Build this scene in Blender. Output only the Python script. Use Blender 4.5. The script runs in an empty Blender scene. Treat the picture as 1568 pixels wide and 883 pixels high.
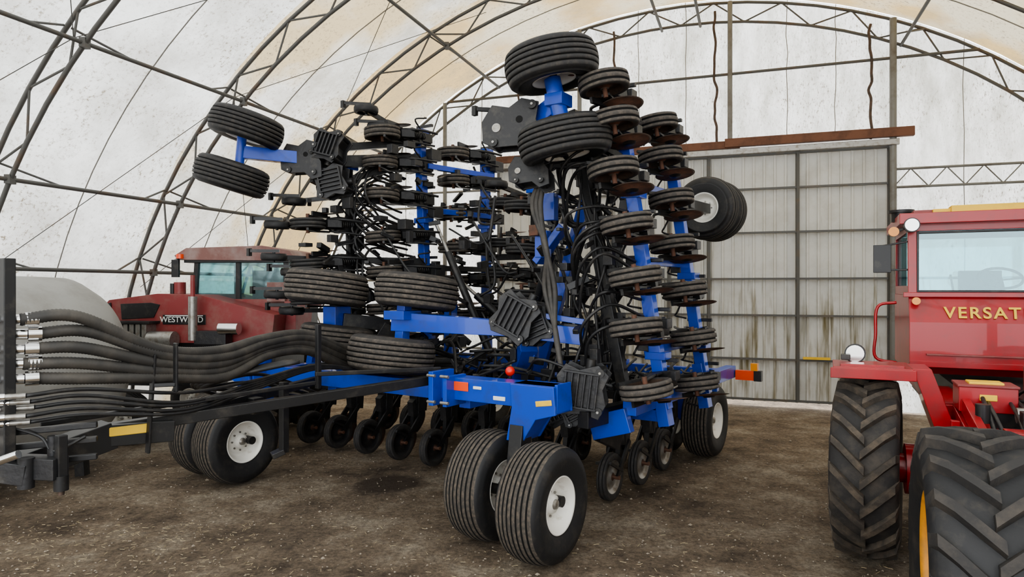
import bpy, math, random
from mathutils import Vector, Matrix, noise
random.seed(7)
V=Vector
COL=bpy.context.scene.collection
# ------------------------------------------------------------ materials
def pmat(name,col,rough=.5,metal=0,dirt=None,damt=.5,dscale=3,bump=0,bscale=40,coat=0,spec=None,detail=8):
    m=bpy.data.materials.new(name); m.use_nodes=True
    nt=m.node_tree; N=nt.nodes; L=nt.links; b=N['Principled BSDF']
    b.inputs['Base Color'].default_value=(*col,1); b.inputs['Roughness'].default_value=rough
    b.inputs['Metallic'].default_value=metal
    if coat: b.inputs['Coat Weight'].default_value=coat
    if spec is not None: b.inputs['Specular IOR Level'].default_value=spec
    tc=N.new('ShaderNodeTexCoord')
    if dirt:
        n=N.new('ShaderNodeTexNoise'); n.inputs['Scale'].default_value=dscale; n.inputs['Detail'].default_value=detail; n.inputs['Roughness'].default_value=.65
        L.new(tc.outputs['Object'],n.inputs['Vector'])
        r=N.new('ShaderNodeMapRange'); r.inputs[1].default_value=.62-damt*.35; r.inputs[2].default_value=.78-damt*.15
        L.new(n.outputs['Fac'],r.inputs[0])
        x=N.new('ShaderNodeMix'); x.data_type='RGBA'
        x.inputs[6].default_value=(*col,1); x.inputs[7].default_value=(*dirt,1)
        L.new(r.outputs[0],x.inputs[0]); L.new(x.outputs[2],b.inputs['Base Color'])
    if bump:
        n2=N.new('ShaderNodeTexNoise'); n2.inputs['Scale'].default_value=bscale; n2.inputs['Detail'].default_value=4
        L.new(tc.outputs['Object'],n2.inputs['Vector'])
        bp=N.new('ShaderNodeBump'); bp.inputs['Strength'].default_value=bump; bp.inputs['Distance'].default_value=.01
        L.new(n2.outputs['Fac'],bp.inputs['Height']); L.new(bp.outputs['Normal'],b.inputs['Normal'])
    return m
RUB=pmat('rubber_clean',(.016,.016,.017),.6,dirt=(.05,.043,.036),damt=.3,dscale=7,bump=.2)
RUBD=pmat('rubber_dusty',(.028,.026,.025),.75,dirt=(.075,.062,.05),damt=.45,dscale=5,bump=.3)
TREAD=pmat('rubber_tread_soil',(.062,.054,.046),.85,dirt=(.14,.113,.085),damt=.5,dscale=26,bump=.4)
LUGM=pmat('rubber_lug',(.05,.042,.035),.85,dirt=(.12,.094,.068),damt=.55,dscale=9,bump=.4)
GROOVE=pmat('tread_groove',(.007,.007,.007),.9)
TREADK=pmat('rubber_tread_dark',(.032,.031,.031),.7,dirt=(.065,.056,.048),damt=.4,dscale=14,bump=.3)
TREADW=pmat('rubber_tread_worn',(.07,.062,.055),.85,dirt=(.145,.122,.098),damt=.5,dscale=16,bump=.4)
RIMW=pmat('rim_white',(.80,.78,.72),.4,dirt=(.5,.45,.36),damt=.15,dscale=9)
BLUE=pmat('paint_blue',(.007,.058,.44),.33,dirt=(.025,.055,.24),damt=.35,dscale=5,coat=.3)
BLK=pmat('paint_black',(.014,.014,.015),.40,dirt=(.055,.049,.042),damt=.3,dscale=6)
CAST=pmat('black_cast',(.022,.022,.024),.42,dirt=(.055,.05,.044),damt=.3,dscale=8,bump=.4,bscale=20)
RUST=pmat('rusty_steel',(.10,.065,.048),.6,metal=.3,dirt=(.04,.035,.032),damt=.55,dscale=14)
RUST2=pmat('rust_bright',(.17,.078,.047),.7,metal=.2,dirt=(.065,.045,.036),damt=.6,dscale=10)
STEEL=pmat('steel_galv',(.36,.35,.33),.4,metal=.7,dirt=(.2,.17,.13),damt=.4,dscale=12)
CHROME=pmat('chrome',(.7,.7,.7),.15,metal=1)
TRUSS=pmat('truss_steel',(.11,.108,.102),.6,metal=.3,dirt=(.14,.09,.055),damt=.3,dscale=2.5)
POST=pmat('post_steel',(.20,.20,.19),.55,metal=.4,dirt=(.12,.1,.08),damt=.4,dscale=2)
HOSE=pmat('hose_black',(.018,.018,.019),.45,dirt=(.06,.054,.047),damt=.3,dscale=5)
BHOSE=pmat('hose_grey',(.038,.036,.034),.6,dirt=(.09,.08,.068),damt=.55,dscale=4)
RED=pmat('paint_red',(.36,.008,.012),.33,dirt=(.22,.02,.02),damt=.4,dscale=4,coat=.3)
DRED=pmat('paint_dark_red',(.24,.04,.04),.45,dirt=(.24,.11,.09),damt=.45,dscale=3)
DROOF=pmat('faded_roof_red',(.21,.10,.085),.6,dirt=(.32,.25,.23),damt=.6,dscale=2)
YEL=pmat('yellow_paint',(.80,.52,.05),.5,dirt=(.6,.36,.05),damt=.3)
ORG=pmat('rim_orange',(.65,.28,.03),.5,dirt=(.4,.2,.05),damt=.4,dscale=8)
REDL=pmat('red_plastic',(.75,.03,.02),.25)
ORGR=pmat('orange_reflector',(.85,.09,.02),.25)
AMB=pmat('amber_lens',(.8,.3,.03),.25)
WOOD=pmat('wood_plank',(.17,.08,.05),.8,dirt=(.08,.04,.027),damt=.5,dscale=3)
WHITE=pmat('white_label',(.75,.75,.72),.5)
TANK=pmat('tank_grey',(.30,.297,.28),.6,dirt=(.19,.178,.155),damt=.5,dscale=1.2)
LAMP=pmat('lamp_lens',(.75,.75,.72),.15,metal=.6)
def glassmat():
    m=bpy.data.materials.new('cab_glass'); m.use_nodes=True; nt=m.node_tree; N=nt.nodes; L=nt.links
    N.remove(N['Principled BSDF']); o=N['Material Output']
    t=N.new('ShaderNodeBsdfTransparent'); t.inputs[0].default_value=(.70,.86,.88,1)
    g=N.new('ShaderNodeBsdfGlossy'); g.inputs['Roughness'].default_value=.05; g.inputs[0].default_value=(.7,.85,.9,1)
    x=N.new('ShaderNodeMixShader'); x.inputs[0].default_value=.12
    L.new(t.outputs[0],x.inputs[1]); L.new(g.outputs[0],x.inputs[2]); L.new(x.outputs[0],o.inputs[0]); return m
GLASS=glassmat()
def fabric(name,c1,c2,tr=.6,stain=(.15,.125,.09),seamdir=0,c3=None):
    m=bpy.data.materials.new(name); m.use_nodes=True; nt=m.node_tree; N=nt.nodes; L=nt.links
    N.remove(N['Principled BSDF']); o=N['Material Output']
    tc=N.new('ShaderNodeTexCoord')
    mp=N.new('ShaderNodeMapping'); mp.inputs['Scale'].default_value=(1,1,.35) if seamdir else (.5,.5,.5)
    L.new(tc.outputs['Object'],mp.inputs[0])
    n=N.new('ShaderNodeTexNoise'); n.inputs['Scale'].default_value=1.6; n.inputs['Detail'].default_value=9; n.inputs['Roughness'].default_value=.7
    L.new(mp.outputs[0],n.inputs['Vector'])
    r=N.new('ShaderNodeMapRange'); r.inputs[1].default_value=.40; r.inputs[2].default_value=.64; L.new(n.outputs['Fac'],r.inputs[0])
    x=N.new('ShaderNodeMix'); x.data_type='RGBA'; x.inputs[6].default_value=(*c1,1); x.inputs[7].default_value=(*c2,1); L.new(r.outputs[0],x.inputs[0])
    out=x.outputs[2]
    if c3:
        n4=N.new('ShaderNodeTexNoise'); n4.inputs['Scale'].default_value=.45; n4.inputs['Detail'].default_value=4; L.new(tc.outputs['Object'],n4.inputs['Vector'])
        r4=N.new('ShaderNodeMapRange'); r4.inputs[1].default_value=.46; r4.inputs[2].default_value=.58; L.new(n4.outputs['Fac'],r4.inputs[0])
        z=N.new('ShaderNodeMix'); z.data_type='RGBA'; L.new(r4.outputs[0],z.inputs[0]); L.new(out,z.inputs[6]); z.inputs[7].default_value=(*c3,1); out=z.outputs[2]
    n2=N.new('ShaderNodeTexNoise'); n2.inputs['Scale'].default_value=30; n2.inputs['Detail'].default_value=6; n2.inputs['Roughness'].default_value=.8
    L.new(mp.outputs[0],n2.inputs['Vector'])
    r2=N.new('ShaderNodeMapRange'); r2.inputs[1].default_value=.53; r2.inputs[2].default_value=.63; L.new(n2.outputs['Fac'],r2.inputs[0])
    n3=N.new('ShaderNodeTexNoise'); n3.inputs['Scale'].default_value=.9; n3.inputs['Detail'].default_value=3; L.new(tc.outputs['Object'],n3.inputs['Vector'])
    r3=N.new('ShaderNodeMapRange'); r3.inputs[1].default_value=.38; r3.inputs[2].default_value=.62; r3.inputs[3].default_value=.25; r3.inputs[4].default_value=1; L.new(n3.outputs['Fac'],r3.inputs[0])
    mu=N.new('ShaderNodeMath'); mu.operation='MULTIPLY'; L.new(r2.outputs[0],mu.inputs[0]); L.new(r3.outputs[0],mu.inputs[1])
    y=N.new('ShaderNodeMix'); y.data_type='RGBA'; L.new(mu.outputs[0],y.inputs[0]); L.new(out,y.inputs[6]); y.inputs[7].default_value=(*stain,1)
    d=N.new('ShaderNodeBsdfDiffuse'); t=N.new('ShaderNodeBsdfTranslucent')
    L.new(y.outputs[2],d.inputs[0]); L.new(y.outputs[2],t.inputs[0])
    s=N.new('ShaderNodeMixShader'); s.inputs[0].default_value=tr
    L.new(d.outputs[0],s.inputs[1]); L.new(t.outputs[0],s.inputs[2]); L.new(s.outputs[0],o.inputs[0]); return m
FAB=fabric('fabric_white',(.50,.50,.485),(.35,.345,.325))
FAB2=fabric('fabric_grey',(.43,.42,.39),(.29,.275,.24),c3=(.34,.275,.17))
FABT=fabric('fabric_tan',(.36,.26,.125),(.27,.205,.12),c3=(.36,.32,.24))
FABE=fabric('fabric_end',(.62,.62,.61),(.37,.367,.335),.62,seamdir=1)
FABN=fabric('fabric_near',(.70,.70,.68),(.6,.6,.57),.7)
SEAM_FOLD=pmat('fabric_seam_fold_shade',(.25,.24,.22),.8)  # ceiling seams; also draws the fold shade on the back wall
# ------------------------------------------------------------ mesh builder
class MB:
    def __init__(s): s.v=[];s.f=[];s.m=[];s.mats=[];s.sm=[]
    def mi(s,mt):
        if mt not in s.mats: s.mats.append(mt)
        return s.mats.index(mt)
    def add(s,vs,fs,mt,smooth=False,M=None):
        o=len(s.v)
        for p in vs:
            p=V(p); s.v.append(tuple(M@p) if M else tuple(p))
        for i,f in enumerate(fs):
            s.f.append([o+k for k in f]); s.m.append(s.mi(mt[i] if isinstance(mt,list) else mt)); s.sm.append(smooth)
    def box(s,c,sz,mt,M=None,R=None):
        x,y,z=[q/2 for q in sz]
        vs=[V((i*x,j*y,k*z)) for i in(-1,1) for j in(-1,1) for k in(-1,1)]
        if R: vs=[R@p for p in vs]
        vs=[p+V(c) for p in vs]
        s.add(vs,[(0,1,3,2),(4,6,7,5),(0,4,5,1),(2,3,7,6),(0,2,6,4),(1,5,7,3)],mt,False,M)
    def beam(s,p1,p2,w,h,mt,up=(0,0,1),w2=None,h2=None):
        p1=V(p1);p2=V(p2);d=(p2-p1).normalized();u=V(up)
        if abs(d.dot(u))>.98: u=V((0,1,0)) if abs(d.y)<.9 else V((1,0,0))
        sx=d.cross(u).normalized();u=sx.cross(d)
        w2=w2 or w;h2=h2 or h;vs=[]
        for p,a,b in((p1,w/2,h/2),(p2,w2/2,h2/2)):
            vs+=[p-sx*a-u*b,p+sx*a-u*b,p+sx*a+u*b,p-sx*a+u*b]
        s.add(vs,[(3,2,1,0),(4,5,6,7),(0,1,5,4),(1,2,6,5),(2,3,7,6),(3,0,4,7)],mt)
    def cyl(s,p1,p2,r,mt,seg=12,r2=None,cap=True):
        p1=V(p1);p2=V(p2);r2=r if r2 is None else r2
        d=(p2-p1).normalized();u=V((0,0,1)) if abs(d.z)<.9 else V((1,0,0))
        a=d.cross(u).normalized();b=d.cross(a)
        vs=[]
        for p,q in((p1,r),(p2,r2)):
            vs+=[p+(a*math.cos(t*2*math.pi/seg)+b*math.sin(t*2*math.pi/seg))*q for t in range(seg)]
        s.add(vs,[(i,(i+1)%seg,seg+(i+1)%seg,seg+i) for i in range(seg)],mt,True)
        if cap: s.add(vs,[tuple(range(seg-1,-1,-1)),tuple(range(seg,2*seg))],mt)
    def tube(s,pts,r,mt,seg=8,rib=None):
        pts=[V(p) for p in pts]; vs=[];fs=[];n=len(pts);a=None
        for i,p in enumerate(pts):
            d=(pts[min(i+1,n-1)]-pts[max(i-1,0)])
            if d.length<1e-9: d=V((0,0,1))
            d.normalize()
            if a is None:
                u=V((0,0,1)) if abs(d.z)<.9 else V((1,0,0)); a=d.cross(u).normalized()
            a=(a-d*a.dot(d)); a.normalize(); b=d.cross(a)
            q=r*(1+(rib if (rib and i%2) else 0))
            vs+=[p+(a*math.cos(t*2*math.pi/seg)+b*math.sin(t*2*math.pi/seg))*q for t in range(seg)]
        for i in range(n-1):
            for t in range(seg): fs.append((i*seg+t,i*seg+(t+1)%seg,(i+1)*seg+(t+1)%seg,(i+1)*seg+t))
        fs.append(tuple(range(seg-1,-1,-1))); fs.append(tuple(range((n-1)*seg,n*seg)))
        s.add(vs,fs,mt,True)
    def lathe(s,prof,M,seg=40):
        vs=[];fs=[];ms=[];n=len(prof)
        for x,r,_ in prof:
            for t in range(seg):
                g=t*2*math.pi/seg; vs.append((x,max(r,.0005)*math.cos(g),max(r,.0005)*math.sin(g)))
        for i in range(n-1):
            for t in range(seg):
                fs.append((i*seg+t,i*seg+(t+1)%seg,(i+1)*seg+(t+1)%seg,(i+1)*seg+t)); ms.append(prof[i+1][2])
        s.add(vs,fs,ms,True,M)
    def prism(s,poly,t,mt,M):
        n=len(poly); vs=[(x,y,-t/2) for x,y in poly]+[(x,y,t/2) for x,y in poly]
        s.add(vs,[tuple(range(n-1,-1,-1)),tuple(range(n,2*n))]+[(i,(i+1)%n,n+(i+1)%n,n+i) for i in range(n)],mt,False,M)
    def data(s,name):
        me=bpy.data.meshes.new(name); me.from_pydata([tuple(p) for p in s.v],[],s.f)
        for q in s.mats: me.materials.append(q)
        me.polygons.foreach_set('material_index',s.m); me.polygons.foreach_set('use_smooth',s.sm); me.update()
        return me
    def obj(s,name,parent=None,M=None,bevel=0):
        return place(s.data(name),name,parent,M,bevel)
def place(me,name,parent=None,M=None,bevel=0):
    o=bpy.data.objects.new(name,me); COL.objects.link(o)
    if parent: o.parent=parent
    if M: o.matrix_basis=M
    if bevel:
        b=o.modifiers.new('bevel','BEVEL'); b.width=bevel; b.segments=2; b.limit_method='ANGLE'; b.angle_limit=math.radians(50)
    return o
def empty(name,loc,rz):
    e=bpy.data.objects.new(name,None); COL.objects.link(e); e.location=loc; e.rotation_euler=(0,0,rz); return e
def cr(pts,n=6):
    pts=[V(p) for p in pts]; P=[pts[0]*2-pts[1]]+pts+[pts[-1]*2-pts[-2]]; out=[]
    for i in range(1,len(P)-2):
        a,b,c,d=P[i-1],P[i],P[i+1],P[i+2]
        for k in range(n):
            t=k/n; out.append(.5*((2*b)+(c-a)*t+(2*a-5*b+4*c-d)*t*t+(3*b-a-3*c+d)*t**3))
    out.append(pts[-1]); return out
def resample(pts,step):
    out=[pts[0]];acc=0
    for i in range(len(pts)-1):
        a,b=pts[i],pts[i+1];l=(b-a).length
        if l<1e-6: continue
        t=step-acc
        while t<=l: out.append(a+(b-a)*(t/l)); t+=step
        acc=l-(t-step)
    return out
def axM(c,ax,up=(0,0,1)):
    x=V(ax).normalized();u=V(up)
    if abs(x.dot(u))>.95: u=V((0,1,0))
    y=u.cross(x).normalized();z=x.cross(y)
    M=Matrix((x,y,z)).transposed().to_4x4(); M.translation=V(c); return M
XZ=Matrix(((1,0,0,0),(0,0,1,0),(0,1,0,0),(0,0,0,1)))
# ------------------------------------------------------------ tires
def ribbed(R,W,rim,tm,sm,rm,ng=5,gd=.020):
    hw=.43*W; cells=ng+1; cw=2*hw/cells; tr=[]
    def rr(x): return R-.035*(x/hw)**2
    for i in range(cells):
        x0=-hw+i*cw; a=x0+.008; b=x0+cw-.008
        tr.append((a,rr(a),GROOVE if i else sm)); tr.append((b,rr(b),tm))
        if i<cells-1: tr+=[(b+.003,rr(b)-gd,GROOVE),(b+.013,rr(b)-gd,GROOVE)]
    side=[(.475*W,R-.06,sm),(.495*W,R-.10,sm),(.505*W,(R+rim)/2+.03,sm),(.495*W,(R+rim)/2,sm),(.48*W,rim+.06,sm),(.44*W,rim+.02,sm),(.425*W,rim+.004,sm),
          (.44*W,rim,rm),(.42*W,rim-.012,rm),(.34*W,rim-.03,rm),(.16*W,rim-.05,rm),(.11*W,rim*.58,rm),(.15*W,rim*.5,rm),(.16*W,rim*.34,rm),(.27*W,rim*.31,rm),(.28*W,rim*.18,rm),(.33*W,rim*.16,STEEL),(.34*W,0,STEEL)]
    L=[(-x,r,m) for x,r,m in side][::-1]
    L=[(L[i][0],L[i][1],L[i-1][2] if i else L[0][2]) for i in range(len(L))]
    return L+tr+side
def fixmats(p):
    n=len(p); out=[]; mid=n//2
    for i,(x,r,m) in enumerate(p):
        out.append((x,r,p[i-1][2]) if 0<i<mid else (x,r,m))
    return out
def wheel_mesh(name,R,W,rim,tm,sm,rm,ng=5):
    mb=MB(); mb.lathe(ribbed(R,W,rim,tm,sm,rm,ng),Matrix(),64)
    for k in range(8):
        g=k*math.pi/4
        for sgn in(1,-1):
            p=V((sgn*.13*W,rim*.44*math.cos(g),rim*.44*math.sin(g))); mb.cyl(p,p+V((sgn*.06*W,0,0)),.012,STEEL,6)
    return mb.data(name)
W_FRONT=wheel_mesh('transport_wheel',.525,.42,.25,TREAD,RUB,RIMW,7)
W_TOP=wheel_mesh('caster_wheel',.475,.36,.22,TREADK,RUB,RIMW,5)
W_MID=wheel_mesh('caster_wheel_worn',.49,.38,.22,TREADW,RUBD,RIMW,5)
def lug_mesh(name,R,W,rim,rm,nl=20,tm=None,sm=None):
    tm=tm or LUGM; sm=sm or RUBD
    mb=MB(); b=R-.05
    side=[(.0,b,sm),(.30*W,b-.005,sm),(.45*W,b-.03,sm),(.50*W,b-.09,sm),(.51*W,(b+rim)/2+.03,sm),(.47*W,rim+.05,sm),(.42*W,rim,sm),
      (.43*W,rim-.01,rm),(.38*W,rim-.03,rm),(.25*W,rim-.05,rm),(.08*W,rim-.08,rm),(.06*W,.16,rm),(.16*W,.15,rm),(.17*W,.05,rm),(.17*W,0,rm)]
    mb.lathe(fixmats([(-x,r,m) for x,r,m in reversed(side[1:])]+side),Matrix(),56)
    for k in range(nl):
        for sg in(1,-1):
            g0=(k+(.5 if sg<0 else 0))*2*math.pi/nl; vs=[];fs=[]
            K=[(-.03,0,b,R),(.15,.10,b,R),(.32,.20,b-.01,R-.008),(.46,.275,b-.04,R-.03),(.51,.30,b-.12,b-.10)]
            for x,da,r0,r1 in K:
                x=x*W
                for (rr,off) in((r0,-.066),(r1,-.046),(r1,.046),(r0,.066)):
                    a=g0-da*1.15+off*.9
                    vs.append((sg*x,rr*math.cos(a),rr*math.sin(a)))
            for i in range(len(K)-1):
                for j in range(3): fs.append((i*4+j,i*4+j+1,(i+1)*4+j+1,(i+1)*4+j))
            fs.append((0,3,2,1)); e=(len(K)-1)*4; fs.append((e,e+1,e+2,e+3))
            mb.add(vs,fs,tm)
    return mb.data(name)
# ============================================================ BUILDING
PH=math.radians(19.4); Wd=V((math.cos(PH),-math.sin(PH),0)); Nd=V((math.sin(PH),math.cos(PH),0)); G=V((4.56,14.2,0))
BM=Matrix((Wd,Nd,V((0,0,1)))).transposed().to_4x4(); BM.translation=G; BMI=BM.inverted()
def bframe(o):
    o.data.transform(BMI); o.matrix_world=BM; return o
WC=-1.0; HA=9.5; HZ=8.5
def B(w,n,z): return G+Wd*w+Nd*n+V((0,0,z))
def arch(t,off=0): return (WC-(HA-off)*math.cos(t),(HZ-off)*math.sin(t))
def zarch(w): 
    q=1-((w-WC)/HA)**2; return HZ*math.sqrt(max(q,0))
trn=[0,-2.9,-5.75,-8.6,-11.5,-14.4,-17.3,-20.2]
mb=MB(); NT=48
for bi in range(len(trn)-1):
    n0,n1=trn[bi],trn[bi+1]; mt=[FABT,FAB2,FAB,FAB,FAB,FABN,FABN][bi]
    vs=[];fs=[];K=4
    for j in range(K+1):
        n=n0+(n1-n0)*j/K; sag=.06*math.sin(math.pi*j/K)
        for i in range(NT+1):
            w,z=arch(math.pi*i/NT,sag); vs.append(B(w,n,z))
    for j in range(K):
        for i in range(NT): fs.append((j*(NT+1)+i,j*(NT+1)+i+1,(j+1)*(NT+1)+i+1,(j+1)*(NT+1)+i))
    mb.add(vs,fs,mt,True)
    for q in(.5,):
        n=n0+(n1-n0)*q; mb.tube([B(*[arch(math.pi*i/NT,.075)[0],n,arch(math.pi*i/NT,.075)[1]]) for i in range(NT+1)],.010,SEAM_FOLD,4)
mb.obj('ceiling')
SF=bpy.data.objects.new('steel_arch_frame',None); COL.objects.link(SF)
for n in trn:
    mb=MB(); S=44; o=[];inn=[]
    nn=n-.05 if n==0 else (n+.05 if n==trn[-1] else n)
    for i in range(S+1):
        t=math.pi*i/S; w,z=arch(t,.10); o.append(B(w,nn,z)); w,z=arch(t,.50); inn.append(B(w,nn,z))
    mb.tube(o,.032,TRUSS,6); mb.tube(inn,.032,TRUSS,6)
    for i in range(S):
        if i%2==0: mb.cyl(inn[i],o[i+1],.016,TRUSS,6,cap=False)
        else: mb.cyl(o[i],inn[i+1],.016,TRUSS,6,cap=False)
    for i in(0,S): mb.box(inn[i]*.5+o[i]*.5+V((0,0,.04)),(.7,.5,.08),STEEL)
    mb.obj('arch_truss',SF)
mb=MB()
for z in(2.68,3.85,5.5,7.1,8.05):
    for sg in(-1,1):
        w=WC+sg*(HA-.5)*math.sqrt(1-(z/(HZ-.5)) **2) if z<HZ-.5 else WC+sg*.4
        zz=min(z,HZ-.55)
        mb.cyl(B(w,0,zz),B(w,-20.2,zz),.03,TRUSS,8)
        for k in range(7):
            if z<7.5:
                a=trn[k];b=trn[k+1]
                w2=WC+sg*(HA-.12)*math.sqrt(1-((z+.25)/(HZ-.1))**2)
                mb.cyl(B(w,a-.75,zz),B(w2,a-.05,z+.25),.016,TRUSS,6); mb.cyl(B(w,b+.75,zz),B(w2,b+.05,z+.25),.016,TRUSS,6)
                mb.box(B(w,b,zz),(.08,.12,.12),TRUSS)
mb.obj('purlins',SF)
mb=MB()
for sg in(-1,1):
    for k in range(1,6):
        a,b=trn[k],trn[k+1]
        for (t0,t1) in((.30,.75),(.75,1.2)):
            for (x,y) in((t0,t1),(t1,t0)):
                if k%2==0 and x<y: continue
                tt0,tt1=(x,y) if sg<0 else (math.pi-x,math.pi-y)
                w0,z0=arch(tt0,.3); w1,z1=arch(tt1,.3); mb.cyl(B(w0,a,z0),B(w1,b,z1),.006,TRUSS,5,cap=False)
mb.obj('brace_cables',SF)
DL,DR,DH=-5.2,3.0,5.2
def endwall(name,n,d0,d1,dh,mt,fold_shade=False):
    mb=MB(); ws=[-10.5+ i*.5 for i in range(0,39)]+[d0,d1]; ws=sorted(set(ws))
    for i in range(len(ws)-1):
        a,b=ws[i],ws[i+1]; z0=dh+.1 if (a>=d0-.01 and b<=d1+.01) else 0
        za,zb=zarch(a),zarch(b)
        if max(za,zb)<=z0+.01: continue
        mb.add([B(a,n,z0),B(b,n,z0),B(b,n,max(zb,z0)),B(a,n,max(za,z0))],[(0,1,2,3)],mt)
    if fold_shade:
        for w in(-7.6,-5.6,-3.9,-1.9,-.9,1.1,2.0,4.2,5.3,7.0):  # thin dark tubes stand in for shade in the vertical fabric folds
            z0=dh+.15 if d0<w<d1 else .05
            if zarch(w)>z0+.3: mb.tube([B(w+random.uniform(-.02,.02),n-.02,z0+(zarch(w)-z0)*i/8) for i in range(9)],.008,SEAM_FOLD,4)
    bframe(mb.obj(name))
endwall('wall_back',.03,DL,DR,DH,FABE,True)
endwall('wall_front_light_baffle',-20.25,-7.5,5.5,5.2,FABN)  # unseen near end, added and opened wide to shape the light
mb=MB()
for w in(-6.5,-3.2,0,DR,6.2):
    z0=DH+.1 if DL<w<DR-.1 else 0
    mb.cyl(B(w,-.1,z0),B(w,-.1,zarch(w)-.1),.05 if w!=DR else .065,POST,10)
for z in(6.85,):
    ww=HA*math.sqrt(1-(z/HZ)**2)-.2; mb.cyl(B(WC-ww,-.09,z),B(WC+ww,-.09,z),.03,TRUSS,8)
for z in(4.7,4.35,2.6,1.0):
    ww=HA*math.sqrt(1-(z/HZ)**2)-.2
    mb.cyl(B(DR,-.09,z),B(WC+ww,-.09,z),.025,POST,8); mb.cyl(B(DL,-.09,z),B(WC-ww,-.09,z),.025,POST,8)
x=DR
while x<7.2:
    mb.cyl(B(x,-.09,4.35),B(x+.3,-.09,4.7),.012,POST,6); mb.cyl(B(x+.3,-.09,4.7),B(x+.6,-.09,4.35),.012,POST,6); x+=.6
for w in(-.29,2.6,-2.4,-4.6):
    pts=[B(w+random.uniform(-.035,.035),-.13,5.3+i*.16) for i in range(int((zarch(w)-5.4)/.16))]
    mb.tube(cr(pts,3),.026,RUST,6)
mb.obj('wall_frame_back')
mb=MB()
mb.beam(B(DL-.2,-.12,DH+.17),B(.2,-.12,DH+.17),.12,.16,WOOD); mb.beam(B(-.1,-.16,DH+.2),B(DR+.35,-.16,DH+.2),.12,.18,WOOD)
mb.beam(B(DL-.2,-.14,DH+.02),B(DR+.1,-.14,DH+.02),.08,.12,STEEL)
mb.obj('trim_1',bevel=.01)
def doormat():
    m=pmat('door_metal',(.62,.62,.59),.6,dirt=(.49,.48,.435),damt=.5,dscale=1.5)
    nt=m.node_tree;N=nt.nodes;L=nt.links;b=N['Principled BSDF']
    src=b.inputs['Base Color'].links[0].from_socket
    tc=N.new('ShaderNodeTexCoord'); mp=N.new('ShaderNodeMapping'); mp.inputs['Scale'].default_value=(5,5,.5); L.new(tc.outputs['Object'],mp.inputs[0])
    n=N.new('ShaderNodeTexNoise'); n.inputs['Scale'].default_value=2; n.inputs['Detail'].default_value=8; L.new(mp.outputs[0],n.inputs['Vector'])
    sp=N.new('ShaderNodeSeparateXYZ'); L.new(tc.outputs['Object'],sp.inputs[0])
    hz=N.new('ShaderNodeMapRange'); hz.inputs[1].default_value=3.2; hz.inputs[2].default_value=1.8; hz.inputs[3].default_value=-.15; hz.inputs[4].default_value=.07; L.new(sp.outputs['Z'],hz.inputs[0])
    ad=N.new('ShaderNodeMath'); L.new(n.outputs['Fac'],ad.inputs[0]); L.new(hz.outputs[0],ad.inputs[1])
    r=N.new('ShaderNodeMapRange'); r.inputs[1].default_value=.53; r.inputs[2].default_value=.80; L.new(ad.outputs[0],r.inputs[0])
    x=N.new('ShaderNodeMix'); x.data_type='RGBA'; L.new(r.outputs[0],x.inputs[0]); L.new(src,x.inputs[6]); x.inputs[7].default_value=(.17,.135,.05,1)
    L.new(x.outputs[2],b.inputs['Base Color']); return m
DOOR=doormat()
mb=MB(); prof=[]; w=DL
while w<DR-.001:
    prof+=[(w,0),(w+.10,0),(w+.112,.035),(w+.148,.035),(w+.16,0)] ; w+=.205
prof=[p for p in prof if p[0]<DR]+[(DR,0)]
vs=[];fs=[]
for a,d in prof: vs+=[B(a,.06-d,.08),B(a,.06-d,DH)]
for i in range(len(prof)-1): fs.append((2*i,2*i+2,2*i+3,2*i+1))
mb.add(vs,fs,DOOR)
FR=pmat('door_frame_steel',(.11,.11,.105),.55,metal=.2,dirt=(.16,.12,.08),damt=.3)
for z in(.12,.95,1.85,2.6,3.55,4.45,DH-.05): mb.beam(B(DL,-.02,z),B(DR,-.02,z),.05,.04,FR)
for w in(DL+.04,-3.9,-2.5,-1.25,-.43,1.3,DR-.05): mb.beam(B(w,-.03,.1),B(w,-.03,DH),.06,.06,FR)
mb.beam(B(1.4,-.06,1.0),B(1.9,-.06,1.0),.04,.05,YEL)
bframe(mb.obj('door_1'))
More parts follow.
